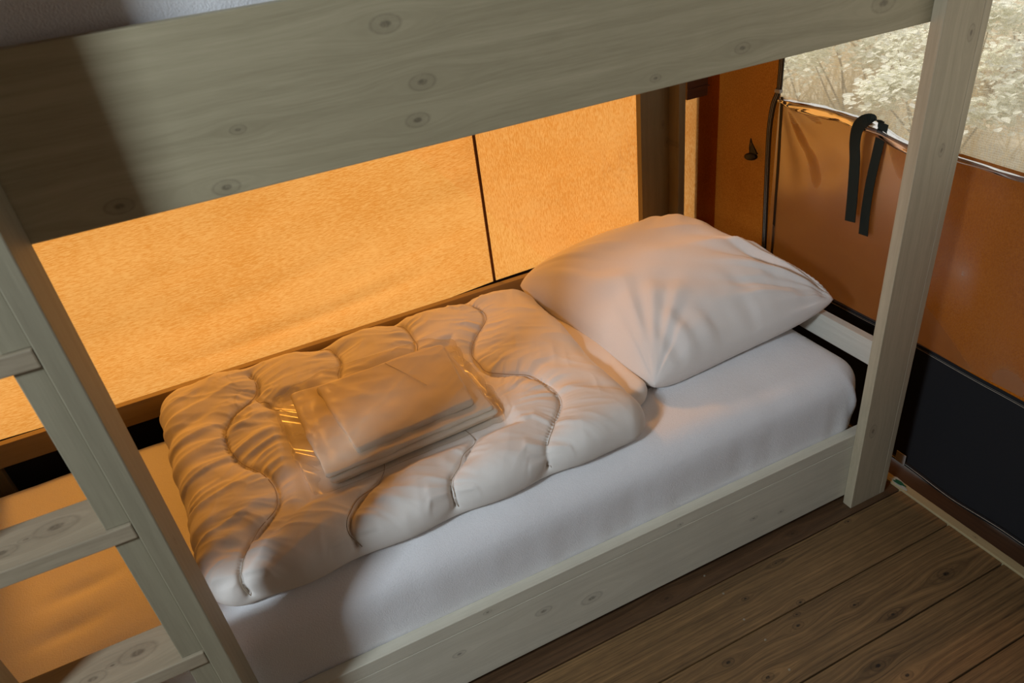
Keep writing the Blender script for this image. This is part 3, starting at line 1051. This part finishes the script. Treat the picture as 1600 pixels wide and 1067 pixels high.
bgm = pad_mesh('plastic_bag', [(-1.352, .245), (-.893, .262), (-.893, .630), (-1.382, .652)],
               lambda x, y: PZ + .040 + .014 * sstep(-1.30, -1.235, x) * sstep(.25, .31, y) * sstep(-.91, -.96, x) - .016 * sstep(-1.315, -1.35, x), .014, PZ - .001,
               (150, 120), .02, .2, bag_disp, 5)
link('plastic_bag', bgm, M['bag'], pk, True)

# ------------------------------------------------------------------ things on the end wall
st = [(.222, .334, .704), (.226, .342, .78), (.226, .350, .87), (.222, .355, .92), (.214, .346, .962), (.210, .325, .986), (.217, .300, .994), (.230, .285, .986)]
rear = [(.232, .285, .985), (.2365, .290, .955), (.2360, .294, .90), (.2362, .300, .82), (.2362, .300, .74), (.2362, .296, .672)]
sp_ = spline(st, 40)
sr_ = spline(rear, 24)
strap = thing('webbing_strap', 'dark green webbing strap hung over the rolled vinyl edge', 'strap', (.23, .32, .67))
link('strap_tail', ribbon_mesh('strap_tail', [tuple(p) for p in sp_], (0, 1, .05), .034, .0022), M['strap'], strap)
wd = [(0.12 * math.sin(k / 23 * 3), 1, .05) for k in range(24)]
link('strap_tail', ribbon_mesh('strap_tail', [tuple(p) for p in sr_], wd, .031, .0016), M['strap'], strap)

tg = thing('cord_toggle', 'small black cord toggle on the ochre canvas by the zip', 'toggle', (XW - .01, .765, .79))
TY, TZc = .764, .785
XT = XW - .007
bm = bmesh.new()
bmesh.ops.create_uvsphere(bm, u_segments=20, v_segments=10, radius=1,
                          matrix=Matrix.Translation((XT - .012, TY - .002, TZc - .004)) @ Matrix.Rotation(-.22, 4, 'X') @ Matrix.Diagonal((.011, .030, .0125, 1)))
me = bpy.data.meshes.new('toggle_barrel')
bm.to_mesh(me)
bm.free()
link('toggle_barrel', me, M['black'], tg, True)
link('toggle_cord', tube_mesh('toggle_cord', [(XT - .010, TY - .016, TZc + .010), (XT - .010, TY - .006, TZc + .030), (XT - .008, TY + .008, TZc + .052)], .0018, 6), M['black'], tg)
link('toggle_cord', tube_mesh('toggle_cord', [(XT - .012, TY + .004, TZc), (XT - .013, TY + .006, TZc + .028), (XT - .008, TY + .008, TZc + .052)], .0018, 6), M['black'], tg)
Vt = [(XT - .014, TY + .004, TZc + .0), (XT - .014, TY - .030, TZc + .010), (XT - .011, TY + .003, TZc + .044),
      (XT - .008, TY + .004, TZc + .0), (XT - .008, TY - .030, TZc + .010), (XT - .008, TY + .003, TZc + .044)]
me = bpy.data.meshes.new('toggle_tab')
me.from_pydata(Vt, [], [(0, 1, 2), (5, 4, 3), (0, 3, 4, 1), (1, 4, 5, 2), (2, 5, 3, 0)])
link('toggle_tab', me, M['black'], tg)

# ------------------------------------------------------------------ outdoors
gx = np.linspace(XW + .06, 16, 50)
gy = np.linspace(-6, 16, 60)
GX, GY = np.meshgrid(gx, gy, indexing='ij')
GZ = -.28 + .05 * vnoise(GX * 1.1, GY * 1.1) + sstep(4, 12, GX) * 1.2
gr = link('ground', grid_mesh('ground', np.stack([GX, GY, GZ], -1)), M['soil'], None, True)
tag(gr, 'dry leaf-littered ground outside the tent window', kind='structure')
pr = random.Random(5)


def shrub(cx, cy, h, w, label, nleaf, lsize, seed, group=None):
    r = np.random.default_rng(seed)
    z0 = -.26
    t = thing('shrub', label, 'shrub', (cx, cy, z0), group)
    # leaf clusters on a lumpy crown
    ncl = 26
    cc = r.normal(size=(ncl, 3))
    cc /= np.linalg.norm(cc, axis=1, keepdims=True)
    cc[:, 2] = np.abs(cc[:, 2]) * 1.0 - .25
    cc *= np.array([w, w, h * .52]) * (r.random((ncl, 1)) * .45 + .55)
    cc += np.array([cx, cy, z0 + h * .5])
    k = r.integers(0, ncl, nleaf)
    off = r.normal(size=(nleaf, 3)) * np.array([.085, .085, .05]) * (w / .6)
    P = cc[k] + off
    P[:, 2] = np.maximum(P[:, 2], z0 + .03)
    a = r.random(nleaf) * 2 * math.pi
    tilt = r.normal(size=nleaf) * .35
    L = lsize * (.6 + r.random(nleaf) * .8)
    d = np.stack([np.cos(a), np.sin(a), np.sin(tilt)], -1)
    d /= np.linalg.norm(d, axis=1, keepdims=True)
    s = np.stack([-np.sin(a), np.cos(a), r.normal(size=nleaf) * .35], -1)
    up = np.array([0, 0, 1.])
    s /= np.linalg.norm(s, axis=1, keepdims=True)
    # six-sided rounded leaf, cupped a little along its midrib
    prof = ((0, 0, 0), (.28, .36, .07), (.72, .33, .05), (1, 0, -.06), (.72, -.33, .05), (.28, -.36, .07))
    V = np.stack([P + d * (L * p)[:, None] + s * (L * w_)[:, None] + up * (L * h_)[:, None] for p, w_, h_ in prof], 1).reshape(-1, 3)
    i = np.arange(nleaf) * 6
    F = np.concatenate([np.stack([i, i + 1, i + 2, i + 3], -1), np.stack([i, i + 3, i + 4, i + 5], -1)])
    me = bpy.data.meshes.new('foliage')
    me.from_pydata(V.tolist(), [], F.tolist())
    fo = link('foliage', me, M['leaf'], t)
    fo['kind'] = 'stuff'
    for c in cc[:9]:
        m_ = (np.array([cx, cy, z0]) * .45 + c * .55) + r.normal(size=3) * .05
        link('stem', tube_mesh('stem', [(cx + r.normal() * .04, cy + r.normal() * .04, z0 - .03), tuple(m_), tuple(c)], [.009, .006, .003], 5), M['bark'], t)
    return t


shrub(2.55, 1.75, 1.25, .50, 'pale leafy shrub nearest to the window right of the bed post', 3200, .043, 1)
shrub(3.1, 2.9, 1.15, .60, 'pale leafy shrub in the middle of the screened window', 3000, .042, 2)
shrub(3.3, 4.15, 1.05, .62, 'pale shrub at the left edge of the screened window', 3000, .042, 3)
shrub(4.4, 2.6, 1.6, .75, 'taller pale shrub behind the window shrubs, right of the bed post', 3400, .052, 4)
shrub(4.8, 4.2, 1.6, .85, 'taller pale shrub behind the window shrubs, left of the bed post', 3400, .052, 5)
for kx, (cx, cy) in enumerate(((6.5, 3.4), (6.9, 6.0))):
    shrub(cx, cy, 1.9, .9, ('large pale shrub farthest back behind the window, right of the bed post', 'large pale shrub farthest back behind the window, left of the bed post')[kx], 3600, .07, 20 + kx)
# dry grass and twigs on the ground
r = np.random.default_rng(77)
ng = 5200
gxp = 1.3 + r.random(ng) * 5.2
gyp = gxp * .68 + r.random(ng) * 3.6 - .9
a = r.random(ng) * 2 * math.pi
hgt = .10 + r.random(ng) ** 2 * .42
lean = r.normal(size=(ng, 2)) * .5 * hgt[:, None]
gz = np.full(ng, -.30)
wv = np.stack([np.cos(a), np.sin(a), 0 * a], -1) * .0042
B0 = np.stack([gxp, gyp, gz], -1)
T0 = B0 + np.stack([lean[:, 0], lean[:, 1], hgt], -1)
M0 = (B0 + T0) / 2 + np.stack([0 * a, 0 * a, hgt * .12], -1)
V = np.stack([B0 - wv, B0 + wv, M0 + wv * .7, M0 - wv * .7, T0], 1).reshape(-1, 3)
i = np.arange(ng) * 5
F = [tuple(q) for q in np.stack([i, i + 1, i + 2, i + 3], -1)] + [tuple(q) for q in np.stack([i + 3, i + 2, i + 4], -1)]
me = bpy.data.meshes.new('dry_grass')
me.from_pydata(V.tolist(), [], [list(map(int, q)) for q in F])
go = link('dry_grass', me, M['drygrass'])
tag(go, 'dry pale grass and stalks outside the tent window', 'grass', kind='stuff')
